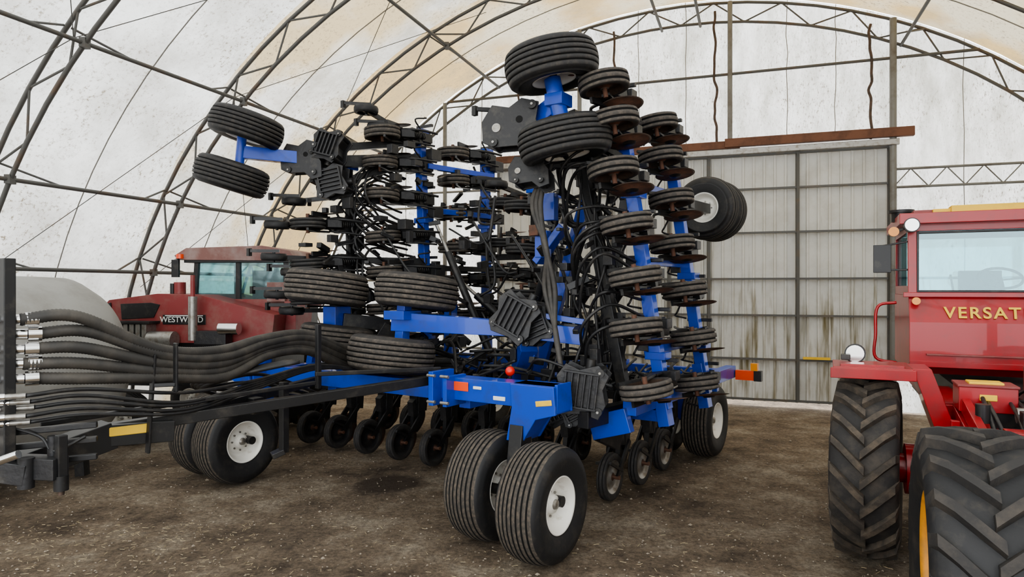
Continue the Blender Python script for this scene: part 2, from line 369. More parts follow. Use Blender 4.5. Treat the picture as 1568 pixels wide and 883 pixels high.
def floormat():
    m=bpy.data.materials.new('dirt_floor'); m.use_nodes=True; nt=m.node_tree;N=nt.nodes;L=nt.links;b=N['Principled BSDF']
    b.inputs['Roughness'].default_value=.95
    tc=N.new('ShaderNodeTexCoord')
    def nz(s,d=10,ro=.6):
        n=N.new('ShaderNodeTexNoise'); n.inputs['Scale'].default_value=s; n.inputs['Detail'].default_value=d; n.inputs['Roughness'].default_value=ro; L.new(tc.outputs['Object'],n.inputs['Vector']); return n
    a=nz(.8,12,.72); c=N.new('ShaderNodeValToRGB'); L.new(a.outputs['Fac'],c.inputs[0])
    e=c.color_ramp.elements; e[0].position=.36; e[0].color=(.105,.074,.048,1); e[1].position=.64; e[1].color=(.47,.395,.30,1)
    q=c.color_ramp.elements.new(.5); q.color=(.28,.212,.145,1)
    f=nz(24,7,.8); r=N.new('ShaderNodeMapRange'); r.inputs[1].default_value=.34; r.inputs[2].default_value=.68; r.inputs[3].default_value=.45; r.inputs[4].default_value=1.6; L.new(f.outputs['Fac'],r.inputs[0])
    x=N.new('ShaderNodeMix'); x.data_type='RGBA'; x.blend_type='MULTIPLY'; x.inputs[0].default_value=1; L.new(c.outputs[0],x.inputs[6]); L.new(r.outputs[0],x.inputs[7])
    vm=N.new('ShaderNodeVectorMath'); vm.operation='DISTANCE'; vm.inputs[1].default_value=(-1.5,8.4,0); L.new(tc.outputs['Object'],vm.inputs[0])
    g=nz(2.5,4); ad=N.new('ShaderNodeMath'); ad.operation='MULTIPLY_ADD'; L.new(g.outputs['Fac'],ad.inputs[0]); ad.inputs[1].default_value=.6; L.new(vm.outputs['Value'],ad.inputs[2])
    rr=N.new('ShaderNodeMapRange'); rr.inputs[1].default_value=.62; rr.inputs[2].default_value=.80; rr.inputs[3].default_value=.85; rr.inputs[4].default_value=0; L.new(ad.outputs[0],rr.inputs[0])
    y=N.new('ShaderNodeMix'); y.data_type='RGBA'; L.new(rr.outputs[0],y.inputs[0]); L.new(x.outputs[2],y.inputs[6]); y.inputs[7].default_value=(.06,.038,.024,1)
    L.new(y.outputs[2],b.inputs['Base Color'])
    h=nz(5,12,.78); bp=N.new('ShaderNodeBump'); bp.inputs['Strength'].default_value=1; bp.inputs['Distance'].default_value=.10; L.new(h.outputs['Fac'],bp.inputs['Height'])
    L.new(bp.outputs['Normal'],b.inputs['Normal']); return m
FL=floormat(); mb=MB(); K=150; S=44
vs=[]
for j in range(K+1):
    for i in range(K+1):
        x=-S/2+S*i/K; y=-14+S*j/K; z=.02*noise.noise(V((x*.8,y*.8,0)))+.012*noise.noise(V((x*2.5,y*2.5,3)))-.02
        vs.append((x,y,z))
mb.add(vs,[(j*(K+1)+i,j*(K+1)+i+1,(j+1)*(K+1)+i+1,(j+1)*(K+1)+i) for j in range(K) for i in range(K)],FL,True)
STN=pmat('stone_mix',(.32,.27,.21),.9,dirt=(.12,.09,.065),damt=.5,dscale=3); STR=pmat('straw',(.50,.40,.24),.8)
for k in range(3800):
    y=random.uniform(3.6,12); x=random.uniform(-.8,.75)*y; s=random.uniform(.005,.014)*(1 if random.random()<.95 else 2)
    o=V((x,y,-.008))
    vs=[o+V((random.uniform(.7,1.3)*d[0]*s,random.uniform(.7,1.3)*d[1]*s,d[2]*s*.7)) for d in((1,0,0),(-1,0,0),(0,1,0),(0,-1,0),(0,0,1),(0,0,-1))]
    mb.add(vs,[(0,2,4),(2,1,4),(1,3,4),(3,0,4),(2,0,5),(1,2,5),(3,1,5),(0,3,5)],STN)
for k in range(1000):
    y=random.uniform(3.8,7); x=random.uniform(-.75,-.35)*y if k%2 else random.uniform(-.7,.6)*y
    g=random.uniform(0,6.3);l=random.uniform(.02,.06)
    p=V((x,y,-.003)); q=p+V((math.cos(g)*l,math.sin(g)*l,.004)); mb.beam(p,q,.003,.003,STR)
mb.obj('floor')
# ============================================================ SEEDING DRILL (a=lateral,b=away,z)
C0=V((-1.575,7.225,0)); TH=math.radians(-33.45)
DR_=empty('air_seeding_drill',C0,TH)
cA=math.cos(TH);sA=math.sin(TH)
def m(X,Y,Z):
    dx,dy=X-C0.x,Y-C0.y; return V((dx*cA+dy*sA,-dx*sA+dy*cA,Z))
def dw(me,name,c,ax): return place(me,name,DR_,axM(c,ax))
for a,b in((2.22,0),(1.50,.2),(-2.22,0),(-2.86,.08),(2.22,4.55),(1.62,4.55),(-2.22,4.55),(-1.62,4.55)):
    dw(W_FRONT,'transport_wheel',(a,b,.515),(1,0,0))
M2c=(.0,.42,1.67)
for (c,c2,me) in (((1.88,.73,4.63),(1.99,.805,3.88),W_TOP),((-2.51,.35,4.51),(-2.67,.24,3.87),W_TOP),((.02,.82,2.36),M2c,W_MID),((-1.01,.38,2.41),(-1.22,.75,1.75),W_MID)):
    ax=V(c)-V(c2)
    if me is W_MID: ax=V((.05,.12,1))
    dw(me,'caster_wheel',c,-ax); dw(me,'caster_wheel',c2,ax)
dw(W_TOP,'caster_wheel',(2.11,4.96,3.6),(0,-1,0)); dw(W_TOP,'caster_wheel',(2.11,5.4,3.6),(0,1,0))
# --- main frame
mb=MB()
Z0=1.40
mb.beam((.85,.3,Z0),(2.24,.3,Z0),.22,.22,BLUE); mb.beam((-2.4,.45,1.33),(.9,.45,1.33),.18,.18,BLUE)
mb.box((.88,.22,Z0),(.06,.34,.34),BLUE); mb.box((1.05,.22,Z0-.02),(.05,.32,.3),BLUE); mb.box((2.25,.3,Z0),(.03,.26,.26),BLUE)
for z in(Z0-.13,Z0+.13):
    for a in(.88,1.05): mb.cyl((a-.05,.06,z),(a+.05,.06,z),.016,STEEL,8)
for a in(-2.6,-1.0,1.0,2.6): mb.beam((a,.45 if a<2 else 1.0,1.24),(a,4.5,1.24),.14,.16,BLUE)
mb.beam((-2.5,1.6,1.08),(2.7,1.6,1.08),.12,.12,BLUE); mb.beam((-3.2,2.6,1.08),(2.2,2.6,1.08),.10,.10,BLK); mb.beam((-2.9,3.9,1.08),(2.6,3.9,1.08),.10,.10,BLUE); mb.beam((-2.6,4.5,1.2),(2.6,4.5,1.2),.12,.12,BLUE)
for sgn in(1,-1):
    for b in(1.6,2.9): mb.beam((sgn*2.66,b,1.5),(sgn*2.76,b-.02,.98),.12,.15,BLUE,up=(0,1,0))
    P=[(1.78,1.51),(2.25,1.51),(2.27,1.26),(2.06,1.20),(1.92,.98),(1.74,.98),(1.80,1.3)]
    if sgn<0: P=[(-x-.35,z) for x,z in P]
    for y in(.14,.44): mb.prism(P,.03,BLUE,Matrix.Translation((0,y,0))@XZ)
    mb.prism([(x*.99+.01,z) for x,z in P],.24,BLUE,Matrix.Translation((0,.29,0))@XZ)
    a1=1.86 if sgn>0 else -2.54
    mb.beam((a1,.2,1.12),(a1,.1,.50),.14,.18,BLK,up=(0,1,0))
    mb.cyl((a1-.5,.1,.515),(a1+.5,.1,.515),.05,BLK)
    mb.beam((sgn*1.92,4.5,1.2),(sgn*1.92,4.55,.5),.14,.2,BLUE,up=(0,1,0)); mb.cyl((sgn*1.5,4.55,.515),(sgn*2.2,4.55,.515),.05,BLK)
mb.beam((2.2,1.0,1.0),(2.6,1.0,1.12),.10,.24,BLUE); mb.beam((2.3,.6,1.15),(2.45,1.9,1.15),.12,.16,BLK); mb.beam((2.25,1.05,.95),(2.3,1.4,.8),.08,.18,BLK)
mb.box((1.13,.183,Z0+.03),(.24,.01,.09),ORGR); mb.box((1.36,.183,Z0+.03),(.10,.01,.03),WHITE); mb.box((1.62,.183,Z0-.05),(.14,.01,.04),WHITE)
mb.box((2.15,.12,1.36),(.17,.01,.05),YEL,R=Matrix.Rotation(-.15,3,'Y'))
mb.beam((-.12,.60,2.03),(1.22,.95,1.97),.18,.22,BLUE,h2=.16); mb.beam((-.02,.6,1.72),(.0,.64,2.3),.12,.12,BLUE,up=(0,1,0)); mb.box((.0,.6,2.1),(.3,.3,.1),BLUE)
mb.beam((1.45,1.05,1.95),(2.0,1.2,1.9),.16,.18,BLUE); mb.beam((1.55,1.0,2.12),(2.0,1.2,2.05),.05,.06,BLUE)
mb.box((-1.1,.62,2.06),(.22,.25,.24),BLUE); mb.beam((-1.0,.62,2.02),(-.7,1.1,1.95),.14,.16,BLK); mb.beam((-.75,1.0,1.9),(-.4,1.5,1.5),.16,.2,BLK)
mb.cyl((1.96,.78,4.1),(1.88,.74,4.5),.085,BLUE,16); mb.box((1.93,.78,4.28),(.2,.22,.12),BLUE); mb.beam((1.9,.8,4.25),(1.6,.85,4.12),.14,.18,BLUE)
mb.beam((-2.62,.3,4.19),(-2.1,.95,4.15),.13,.16,BLUE); mb.cyl((-2.6,.3,4.0),(-2.56,.32,4.42),.06,BLUE)
mb.beam((2.11,5.2,3.6),(2.25,3.0,3.5),.12,.14,BLK); mb.beam((2.0,5.2,3.5),(2.0,5.2,3.75),.1,.1,BLUE)
mb.obj('main_frame',DR_,bevel=.010)
# --- pivot castings
def casting(c,s,ang,ax,kind=0):
    mb=MB(); M0=Matrix.Rotation(ang,4,'Z')
    if kind==0:
        poly=[(-.42,-.30),(-.28,-.46),(.10,-.40),(.36,-.46),(.46,-.2),(.38,.05),(.46,.30),(.26,.46),(-.05,.34),(-.30,.42),(-.44,.18),(-.34,-.05)]
    else:
        poly=[(-.55,.05),(-.5,-.3),(-.3,-.38),(.1,-.34),(.3,-.5),(.55,-.42),(.5,-.05),(.38,.1),(.4,.4),(.1,.46),(-.1,.3),(-.4,.34)]
    poly=[(x*s,y*s) for x,y in poly]
    th=.13 if kind==0 else .09
    for z in(-th,th): mb.prism(poly,.022,CAST,M0@Matrix.Translation((0,0,z)))
    mb.prism([(x*.80,y*.80) for x,y in poly],th*1.5,BLK,M0)
    if kind==0:
        for sg in(-1,1):
            for k in range(6):
                x=(-.27+k*.11)*s; mb.box((0,0,0),(.020,.60*s,.045),CAST,M=M0@Matrix.Translation((x,0,sg*(th+.03))))
            for y in(-.30,.30): mb.box((0,0,0),(.62*s,.022,.05),CAST,M=M0@Matrix.Translation((0,y*s,sg*(th+.03))))
        mb.cyl(M0@V((.1*s,-.5*s,0)),M0@V((.1*s,.52*s,0)),.05,BLK,12)
    for (x,y) in((-.30,-.30),(.34,-.32),(.30,.34)):
        mb.cyl(M0@V((x*s,y*s,-th-.04)),M0@V((x*s,y*s,th+.04)),.075*s,BLK,14); mb.cyl(M0@V((x*s,y*s,-th-.05)),M0@V((x*s,y*s,th+.05)),.022*s,STEEL,10)
    if kind==1:
        mb.cyl(M0@V((-.28*s,-.05*s,-th-.02)),M0@V((-.28*s,-.05*s,th+.02)),.075*s,STEEL,16); mb.cyl(M0@V((.1*s,.1*s,-th-.015)),M0@V((.1*s,.1*s,th+.015)),.06*s,GROOVE,16)
    return mb.obj('pivot_casting',DR_,axM(c,ax)@Matrix.Rotation(math.pi/2,4,'Y'),bevel=.005)
casting((2.22,.74,1.43),.56,1.45,(.35,-1,0)); casting((2.1,.85,1.25),.4,.5,(.35,-1,0)); casting((1.34,.95,2.1),.56,1.1,(.2,-1,.1)); casting((1.5,1.1,2.0),.44,.4,(.2,-1,.1))
casting((1.47,.70,4.05),.62,1.5,(.3,-1,.1),1); casting((1.62,.78,3.60),.42,1.57,(.2,-1,.2),1); casting((1.75,.95,3.85),.4,.2,(.2,-1,.2),1)
casting((-2.1,.95,4.14),.55,1.5,(.5,-1,0),1); casting((-1.82,1.15,4.3),.5,1.3,(.4,-1,.2)); casting((-1.8,1.2,3.85),.5,.2,(.5,-1,0))
casting((1.9,.9,1.22),.42,2.0,(.2,-1,0))
# --- opener units
def opener_mesh(name,drop,reach,pr,rimm,worn,wide=1.45):
    mb=MB(); y1=reach*.5
    mb.box((0,0,0),(.15,.20,.20),BLK); mb.box((0,.12,-.02),(.20,.08,.26),BLK); mb.box((.09,.2,0),(.02,.2,.2),CAST); mb.box((-.09,.2,0),(.02,.2,.2),CAST)
    mb.cyl((-.13,.12,.1),(-.13,-.14,.1),.014,STEEL,6); mb.cyl((.1,.12,-.1),(.1,-.14,-.1),.014,STEEL,6); mb.box((0,-.1,0),(.22,.03,.22),CAST)
    mb.beam((.0,.08,.05),(.0,y1+.05,-drop*.35+.06),.06,.06,BLK); mb.beam((.0,.08,-.08),(.0,y1,-drop*.35-.09),.06,.06,BLK)
    mb.prism([(-.12,-.12),(.14,-.14),(.22,-.02),(.12,.14),(-.08,.12)],.10,CAST,axM((0,y1,-drop*.5),(0,0,1)).to_4x4()@Matrix.Rotation(math.pi/2,4,'X'))
    mb.beam((.0,y1,-drop*.3),(.02,y1+.04,-drop*.9),.06,.12,BLK,up=(0,1,0))
    mb.box((.0,y1+.0,-drop*.3),(.14,.14,.12),BLK)
    mb.beam((.10,y1,-drop*.55),(.10,reach,-drop),.025,.08,BLK); mb.beam((-.10,y1,-drop*.55),(-.10,reach,-drop),.025,.06,BLK)
    mb.cyl((-.13,reach,-drop),(.13,reach,-drop),.025,RUST2,8)
    pts=[];p0=V((.0,.06,.14));p1=V((.0,y1,-drop*.3+.10));d=p1-p0;u=V((1,0,0));w=d.normalized().cross(u)
    for i in range(9*10): 
        g=i*2*math.pi/10; pts.append(p0+d*(i/90)+(u*math.cos(g)+w*math.sin(g))*.038)
    mb.tube(pts,.009,BLK,5)
    T=Matrix.Translation((.15,y1+.02,-drop-.02))@Matrix.Rotation(.12,4,'Z')
    mb.lathe([(-.012,0,RUST2),(-.009,.07,RUST2),(-.003,.20,RUST),(0,.228,RUST2),(.003,.20,RUST),(.012,.07,RUST2),(.03,.06,BLK),(.03,0,BLK)],T,26)
    T=Matrix.Translation((-.01,reach,-drop)); tm=TREADW if worn else TREADK
    P=[(-.03,0,STEEL),(-.035,.045,RUST2),(-.02,.06,rimm),(-.015,pr*.62,rimm),(-.045,pr*.70,rimm),(-.05,pr*.76,RUBD),(-.052,pr*.90,RUBD),(-.047,pr*.97,tm),(-.03,pr*.985,tm),(-.027,pr*.93,GROOVE),(-.018,pr*.93,GROOVE),(-.014,pr,tm),(.014,pr,tm),(.018,pr*.93,GROOVE),(.027,pr*.93,GROOVE),(.03,pr*.985,tm),(.047,pr*.97,tm),(.052,pr*.90,RUBD),(.05,pr*.76,RUBD),(.045,pr*.70,rimm),(.015,pr*.62,rimm),(.02,.06,rimm),(.035,.045,RUST2),(.03,0,STEEL)]
    mb.lathe([(x*wide,r,q) for x,r,q in P],T,34)
    mb.beam((-.10,reach-.12,-drop+.05),(-.10,reach+pr*.7,-drop+pr*.75),.03,.03,BLK); mb.beam((.12,reach-.25,-drop+.1),(.12,reach+.05,-drop+.14),.06,.03,BLK)
    mb.tube(cr([(.03,y1+.02,-drop*.7),(.07,y1+.06,-.02),(.05,y1-.05,.2),(.02,.0,.32)],6),.018,HOSE,6)
    mb.tube(cr([(-.03,y1,-drop*.7),(-.10,y1+.02,.0),(-.12,y1-.12,.14),(-.15,.0,.26)],6),.015,HOSE,6)
    mb.tube(cr([(.1,.1,.1),(.22,.25,.12),(.25,.1,.2),(.3,0,.1)],5),.012,HOSE,5)
    return mb.data(name)
OPW=opener_mesh('wing_opener',.14,.68,.255,RUST,True)
OPK=opener_mesh('wing_opener_dark',.16,.62,.24,BLK,False,1.25)
OPC=opener_mesh('center_opener',.80,.70,.25,BLK,False,1)
OPG=opener_mesh('side_opener',.80,.68,.27,STEEL,False,1)
def opw(me,p,U,inward):
    right=inward<0
    x=-V(U) if right else V(U); y=V((0,-1,0)); y=(y-x*y.dot(x)).normalized(); z=x.cross(y)
    M=Matrix((x,y,z)).transposed().to_4x4(); M=M@Matrix.Rotation(random.uniform(-.06,.06),4,'Z')@Matrix.Rotation(random.uniform(-.07,.07),4,'X'); M.translation=V(p)
    place(me,'opener_unit',DR_,M)
towers=[
 ((2.74,1.6,1.15),(2.20,1.6,4.50),-1,[1.45,1.98,2.50,3.02,3.52,4.02,4.40],OPW),
 ((2.75,2.9,1.15),(2.26,2.9,4.35),-1,[1.30,1.82,2.35,2.86,3.36,3.86,4.28],OPW),
 ((-1.25,2.5,1.15),(-1.40,2.5,4.72),1,[1.6,2.15,2.66,3.18,3.70,4.2,4.62],OPW),
 ((-1.10,3.8,1.15),(-1.15,3.8,4.62),1,[2.0,2.55,3.05,3.6,4.1,4.5],OPW),
 ((-1.85,1.6,1.15),(-1.95,1.6,4.1),1,[2.25,2.78,3.28],OPK),
 ((-.25,3.8,1.15),(-.2,3.8,3.9),1,[2.1,2.6,3.1,3.65],OPK),
 ((.45,3.2,1.15),(.5,3.2,3.7),1,[2.3,2.9,3.5],OPK),
]
mb=MB()
for ti,(p0,p1,inw,zs,me) in enumerate(towers):
    p0=V(p0);p1=V(p1);U=(p1-p0).normalized()
    bw=.125 if ti<4 else .09
    mb.beam(p0,p1,bw,bw,BLUE if ti<4 else BLK,up=(0,1,0))
    mb.box(p1,(.2,.2,.06),BLUE)
    for z in zs:
        p=p0+(p1-p0)*((z-p0.z)/(p1.z-p0.z)); opw(me,p,U,inw)
        mb.box(p+V((.02,.02,0)),(.22,.22,.13),BLK); mb.box(p+V((-inw*.14,-.02,.06)),(.10,.14,.10),CAST)
        mb.beam(p+V((-.15,.1,.2)),p+V((.15,.1,.2)),.05,.04,BLK)
    for k in range(4):
        z=1.7+k*.85
        if z<p1.z-.2 and ti<4:
            p=p0+(p1-p0)*((z-p0.z)/(p1.z-p0.z)); mb.box(p+V((0,.02,0)),(.22,.2,.08),BLUE)
            mb.box(p+V((inw*.16,.1,.12)),(.12,.22,.16),CAST)
for z in(1.75,2.7,3.55,4.2):
    t=(z-1.15)/3.4
    mb.beam((2.74-.54*t-.1,1.6,z),(2.75-.5*t-.1,2.9,z),.09,.09,BLUE)
    mb.beam((-1.27-.1*t+.1,2.5,z),(-1.1+.1,3.8,z),.08,.08,BLUE if z>3 else BLK)
    mb.beam((-1.27,2.5,z+.1),(-1.87,1.6,z+.1 if z<3.9 else 3.95),.07,.09,BLK)
for z in(1.8,2.9): mb.beam((-1.1,3.8,z),(-.25,3.8,z),.08,.1,BLK); mb.beam((-.25,3.8,z+.1),(.5,3.2,z+.1),.07,.08,BLK)
mb.beam((2.35,1.45,1.3),(1.72,1.45,4.35),.10,.12,BLK); mb.beam((1.75,1.45,4.2),(2.25,1.6,4.2),.1,.12,BLK); mb.beam((1.5,.8,4.05),(2.2,1.55,4.15),.12,.16,BLK); mb.beam((1.6,.85,3.7),(2.25,1.55,3.75),.08,.12,BLK)
mb.beam((1.05,1.8,1.3),(1.75,1.9,3.7),.11,.13,BLUE); mb.beam((1.35,2.9,1.3),(1.75,2.9,3.7),.12,.12,BLK); mb.beam((1.75,1.6,3.6),(1.75,3.0,3.6),.12,.12,BLK)
mb.beam((1.25,1.5,2.7),(1.6,1.5,3.1),.16,.08,BLUE); mb.box((1.35,1.45,2.9),(.16,.1,.3),BLUE); mb.box((1.2,1.4,1.75),(.2,.1,.3),BLUE); mb.box((1.50,1.35,3.3),(.16,.1,.3),BLUE); mb.beam((.9,1.6,1.3),(1.25,1.3,1.75),.2,.14,BLUE)
mb.box((1.32,1.35,3.05),(.12,.12,.12),RUST2)
mb.beam((-2.05,1.0,4.1),(-1.4,2.45,4.3),.14,.16,BLK); mb.beam((-2.0,1.0,3.9),(-1.9,1.6,3.7),.10,.14,BLK); mb.beam((-2.1,1.1,4.3),(-1.4,2.4,4.55),.1,.1,BLK)
mb.beam((.3,2.6,1.2),(.3,2.6,2.1),.14,.14,BLK); mb.beam((-.9,2.6,1.2),(-.9,2.6,2.2),.14,.14,BLUE); mb.beam((-1.9,1.5,1.2),(-1.9,1.5,2.0),.14,.14,BLUE)
for (p,q) in (((1.0,2.0,1.5),(2.05,1.8,2.8)),((.6,2.9,1.4),(-1.0,2.8,2.6)),((1.0,3.0,1.5),(2.1,2.9,3.0)),((.5,2.2,1.4),(1.5,1.7,3.3)),((-.2,2.6,1.5),(-1.2,2.6,3.4))):
    p=V(p);q=V(q); mb.cyl(p,p+(q-p)*.75,.055,BLK,12); mb.cyl(p+(q-p)*.75,q,.025,STEEL,10)
R=random.uniform
def clutter(n,fa,fb,fz,sz=1):
    for k in range(n):
        c=V((R(*fa),R(*fb),R(*fz))); t=random.choice((0,0,1,2)); l=R(.12,.4)*sz
        if t==0: mb.beam(c,c+V((R(-.3,.3)*l,R(-1,1)*l,R(-.3,.3)*l)),R(.03,.08),R(.03,.09),BLK)
        elif t==1: mb.box(c,(R(.06,.16),R(.06,.18),R(.05,.16)),CAST)
        else: mb.beam(c,c+V((R(-1,1)*l,R(-.4,.4)*l,R(-.5,.5)*l)),R(.03,.06),R(.03,.08),BLK)
clutter(70,(1.9,2.3),(1.1,1.8),(1.5,4.3)); clutter(70,(-1.8,-1.0),(1.7,2.7),(1.6,4.4)); clutter(40,(-1.6,-.9),(3.0,3.7),(1.8,4.3)); clutter(44,(-.8,.8),(2.4,3.7),(1.4,3.4))
clutter(34,(-2.2,-1.6),(1.0,1.7),(1.8,3.6)); clutter(60,(-2.2,2.2),(.8,2.4),(1.2,1.75),1.4); clutter(30,(1.3,1.9),(1.0,1.6),(1.4,3.6))
mb.obj('wing_frames',DR_,bevel=.006)
mb=MB()
def smallwheel(c,r=.2,ax=(0.05,0,1)):
    mb.lathe([(-.03,0,BLK),(-.03,.04,BLK),(-.01,.05,BLK),(-.01,r*.7,BLK),(-.045,r*.75,RUB),(-.05,r*.92,RUB),(-.02,r,RUB),(.02,r,RUB),(.05,r*.92,RUB),(.045,r*.75,BLK),(.01,r*.7,BLK),(.01,.05,BLK),(.03,.04,STEEL),(.03,0,STEEL)],axM(c,ax),28)
for c,t in (((-1.6,1.6,4.88),(-1.4,2.3,4.6)),((-1.5,1.75,4.65),(-1.4,2.4,4.5)),((1.22,.85,4.22),(1.5,.8,4.1)),((-2.35,.70,2.32),(-1.9,1.5,2.3)),((-2.35,.65,2.82),(-1.9,1.5,2.8)),((-2.35,.7,3.25),(-1.9,1.5,3.3)),((-2.5,1.1,3.62),(-1.95,1.55,3.7)),((-.3,2.9,3.9),(-.25,3.7,3.8)),((-2.3,.9,2.1),(-1.9,1.5,2.1)),((-2.2,.85,2.62),(-1.9,1.5,2.6))):
    smallwheel(c,.17); mb.beam(c,t,.05,.06,BLK); mb.cyl(V(c)-V((0,0,.07)),V(c)+V((0,0,.07)),.02,BLK,8)
    mb.beam(V(c)+V((-.22,-.22,.08)),V(c)+V((.05,.05,.08)),.04,.04,BLK); mb.box(V(c)+V((-.22,-.22,.06)),(.05,.05,.10),BLK)
mb.lathe([(-.02,0,RUST),(-.01,.1,RUST2),(0,.25,RUST2),(.015,.1,RUST),(.02,0,RUST)],axM((2.16,1.05,4.5),(.3,0,1)),30)
mb.obj('depth_wheels',DR_)
def copen(me,a,b,z):
    M=Matrix.Rotation(math.pi,4,'Z'); M.translation=V((a,b,z)); place(me,'opener_unit',DR_,M)
for a in(-3.1,-2.5,-1.88,-1.25,-.65,0,.62,1.25,1.95): copen(OPC if a<1.9 else OPG,a,2.6,1.06)
for a in(-2.8,-2.2,-1.55,-.95,-.3,.3,.9,1.45,2.02): copen(OPC if a<1.4 else OPG,a,3.9 if a<2 else 3.3,1.08)
copen(OPG,2.0,4.1,1.08)
# hoses
mb=MB()
for k in range(12):
    pts=[]; a0=R(1.6,2.3); b0=R(1.0,1.7); n=random.randint(4,7); hh=R(1.8,2.9)
    for i in range(n+1):
        t=i/n; pts.append((a0-.25*t+R(-.12,.12),b0+R(-.15,.15),1.35+t*hh))
    mb.tube(cr(pts,6),R(.014,.022),HOSE,6)
for k in range(18):
    z=R(1.6,4.2); t=(z-1.15)/3.4; a=2.74-.54*t
    mb.tube(cr([(a-.05,1.5,z),(a-.2,1.0,z+R(0,.2)),(a-.45,.95+R(-.1,.2),z-.1),(a-.55,1.25,z-R(.3,.6)),(a-.3,1.5,z-.5)],6),.017,HOSE,6)
for k in range(3):
    mb.tube(cr([(1.75,.95,3.7),(1.55+.05*k,.9,3.3),(1.75,.85,2.8),(1.7+.06*k,.9,2.4),(1.85,.85,2.0),(1.95,.8,1.6)],8),.028,BHOSE,8)
for k in range(28):
    p=V((R(-1.7,1.6),R(1.5,3.4),R(1.3,3.6))); q=p+V((R(-.9,.9),R(-.3,.3),R(-.8,1.0))); q.z=max(1.2,q.z); mid=(p+q)/2+V((R(-.2,.2),0,R(-.35,.0)))
    mb.tube(cr([p,mid,q],8),R(.013,.02),HOSE,6)
for k in range(22):
    a=-1.6+R(-.3,.2); z=R(1.8,4.2)
    mb.tube(cr([(a,2.3,z),(a-.15,1.8,z+.1),(a-.2+R(-.2,.2),1.5,z-.3),(a,1.9,z-.7),(a+.1,2.3,z-.8)],6),.017,HOSE,6)
for k in range(34):
    a=R(-2.4,1.8); b=R(.8,2.2)
    mb.tube(cr([(a,b,1.35+R(-.1,.3)),(a+R(.2,.5),b+R(-.3,.3),1.5+R(-.1,.3)),(a+R(.6,1.0),b+R(-.2,.3),1.4+R(-.1,.3))],8),R(.014,.024),HOSE,6)
mb.obj('hydraulic_hoses',DR_)
# --- hitch
mb=MB()
ra=m(-.74,7.03,1.47)
mb.beam(ra,m(-3.1,5.12,1.33),.09,.09,BLK); mb.beam(m(-2.3,8.0,1.32),m(-3.3,5.2,1.22),.09,.09,BLK)
mb.beam(m(-1.84,6.35,1.52),m(-3.3,4.75,1.45),.035,.035,BLK); mb.beam(ra+V((0,0,.1)),m(-1.84,6.35,1.60),.04,.04,BLK)
mb.beam(m(-3.05,5.15,1.30),m(-3.42,4.7,1.16),.2,.2,BLK); mb.beam(m(-2.7,5.4,1.28),m(-3.05,5.12,1.30),.16,.16,BLK)
mb.box(m(-2.9,5.14,1.33),(.28,.012,.07),YEL,R=Matrix.Rotation(math.radians(33.45+38),3,'Z'))
mb.beam(m(-3.02,4.55,1.42),m(-3.02,4.55,1.12),.06,.06,BLK); mb.cyl(m(-3.02,4.55,1.15),m(-3.02,4.55,1.05),.045,BLK); mb.cyl(m(-3.02,4.55,1.06),m(-3.02,4.55,1.02),.02,RUST)
mb.beam(m(-3.02,4.55,1.2),m(-3.4,4.6,1.2),.14,.14,CAST); mb.beam(m(-3.2,4.5,1.17),m(-3.55,4.5,1.22),.1,.14,CAST); mb.cyl(m(-3.3,4.35,1.29),m(-3.16,4.35,1.34),.028,CHROME)
mb.cyl(m(-3.22,4.5,1.28),m(-3.22,4.5,1.08),.05,CAST,14); mb.cyl(m(-3.12,4.62,1.40),m(-3.12,4.62,1.10),.035,CAST,14)
for dz in(1.2,1.32,1.42): mb.beam(m(-3.6,4.5,dz),m(-2.9,4.75,dz+.03),.045,.04,BLK)
mb.tube(cr([m(-3.4,4.5,1.5),m(-3.2,4.6,1.40),m(-3.1,4.6,1.3),m(-2.95,4.7,1.38)],6),.012,HOSE,6)
mb.beam(m(-3.34,4.5,2.6),m(-3.34,4.5,1.2),.07,.07,BLK)
for z in(2.2,2.0,1.8): mb.beam(m(-3.36,4.5,z),m(-3.5,4.55,z),.05,.05,BLK)
mb.beam(m(-2.74,5.2,1.90),m(-2.79,5.2,1.14),.05,.02,BLK); mb.beam(m(-2.6,5.25,1.98),m(-2.6,5.25,1.60),.045,.02,BLK); mb.beam(m(-2.74,5.2,1.66),m(-2.6,5.25,1.66),.04,.03,BLK)
mb.beam(m(-1.84,6.45,2.06),m(-1.84,6.45,1.45),.045,.045,BLK); mb.beam(m(-2.2,6.55,1.5),m(-2.2,6.55,.82),.07,.07,BLK); mb.beam(m(-2.2,6.55,.84),m(-2.3,6.5,.8),.14,.05,BLK)
mb.box(m(-2.65,6.9,1.22),(.24,.12,.16),BLK)
mb.obj('hitch_frame',DR_,bevel=.006)
mb=MB()
for k in range(5):
    z0=2.19-.1*k; y0=4.6+.03*(k%2); s=(2-k)*.056
    path=[(-3.30,y0,z0),(-3.05,y0+.22,z0+.01-.01*k),(-2.72,5.28,1.82+s*1.0),(-2.48,5.8,1.76+s),(-2.32,6.4,1.85+s*.7),(-2.12,7.0,1.84+s*.8),(-1.85,7.7,1.60+s),(-1.4,8.2,1.45+s*.8),(-.6,8.4,1.42+s*.8)]
    pts=resample(cr([m(*p)+V((0,.03*((k*2)%3-1),0)) for p in path],16),.011)
    mb.tube(pts,.041,BHOSE,10,rib=.10)
    p=m(-3.30,y0,z0); q=m(-3.46,y0-.1,z0+.005); q2=m(-3.24,y0+.05,z0)
    mb.cyl(q2,p,.05,CHROME,14); mb.cyl(p,q,.036,CHROME,14); mb.cyl(p+(q-p)*.35,p+(q-p)*.6,.055,STEEL,8); mb.cyl(q,q+(q-p)*.6,.028,STEEL,10)
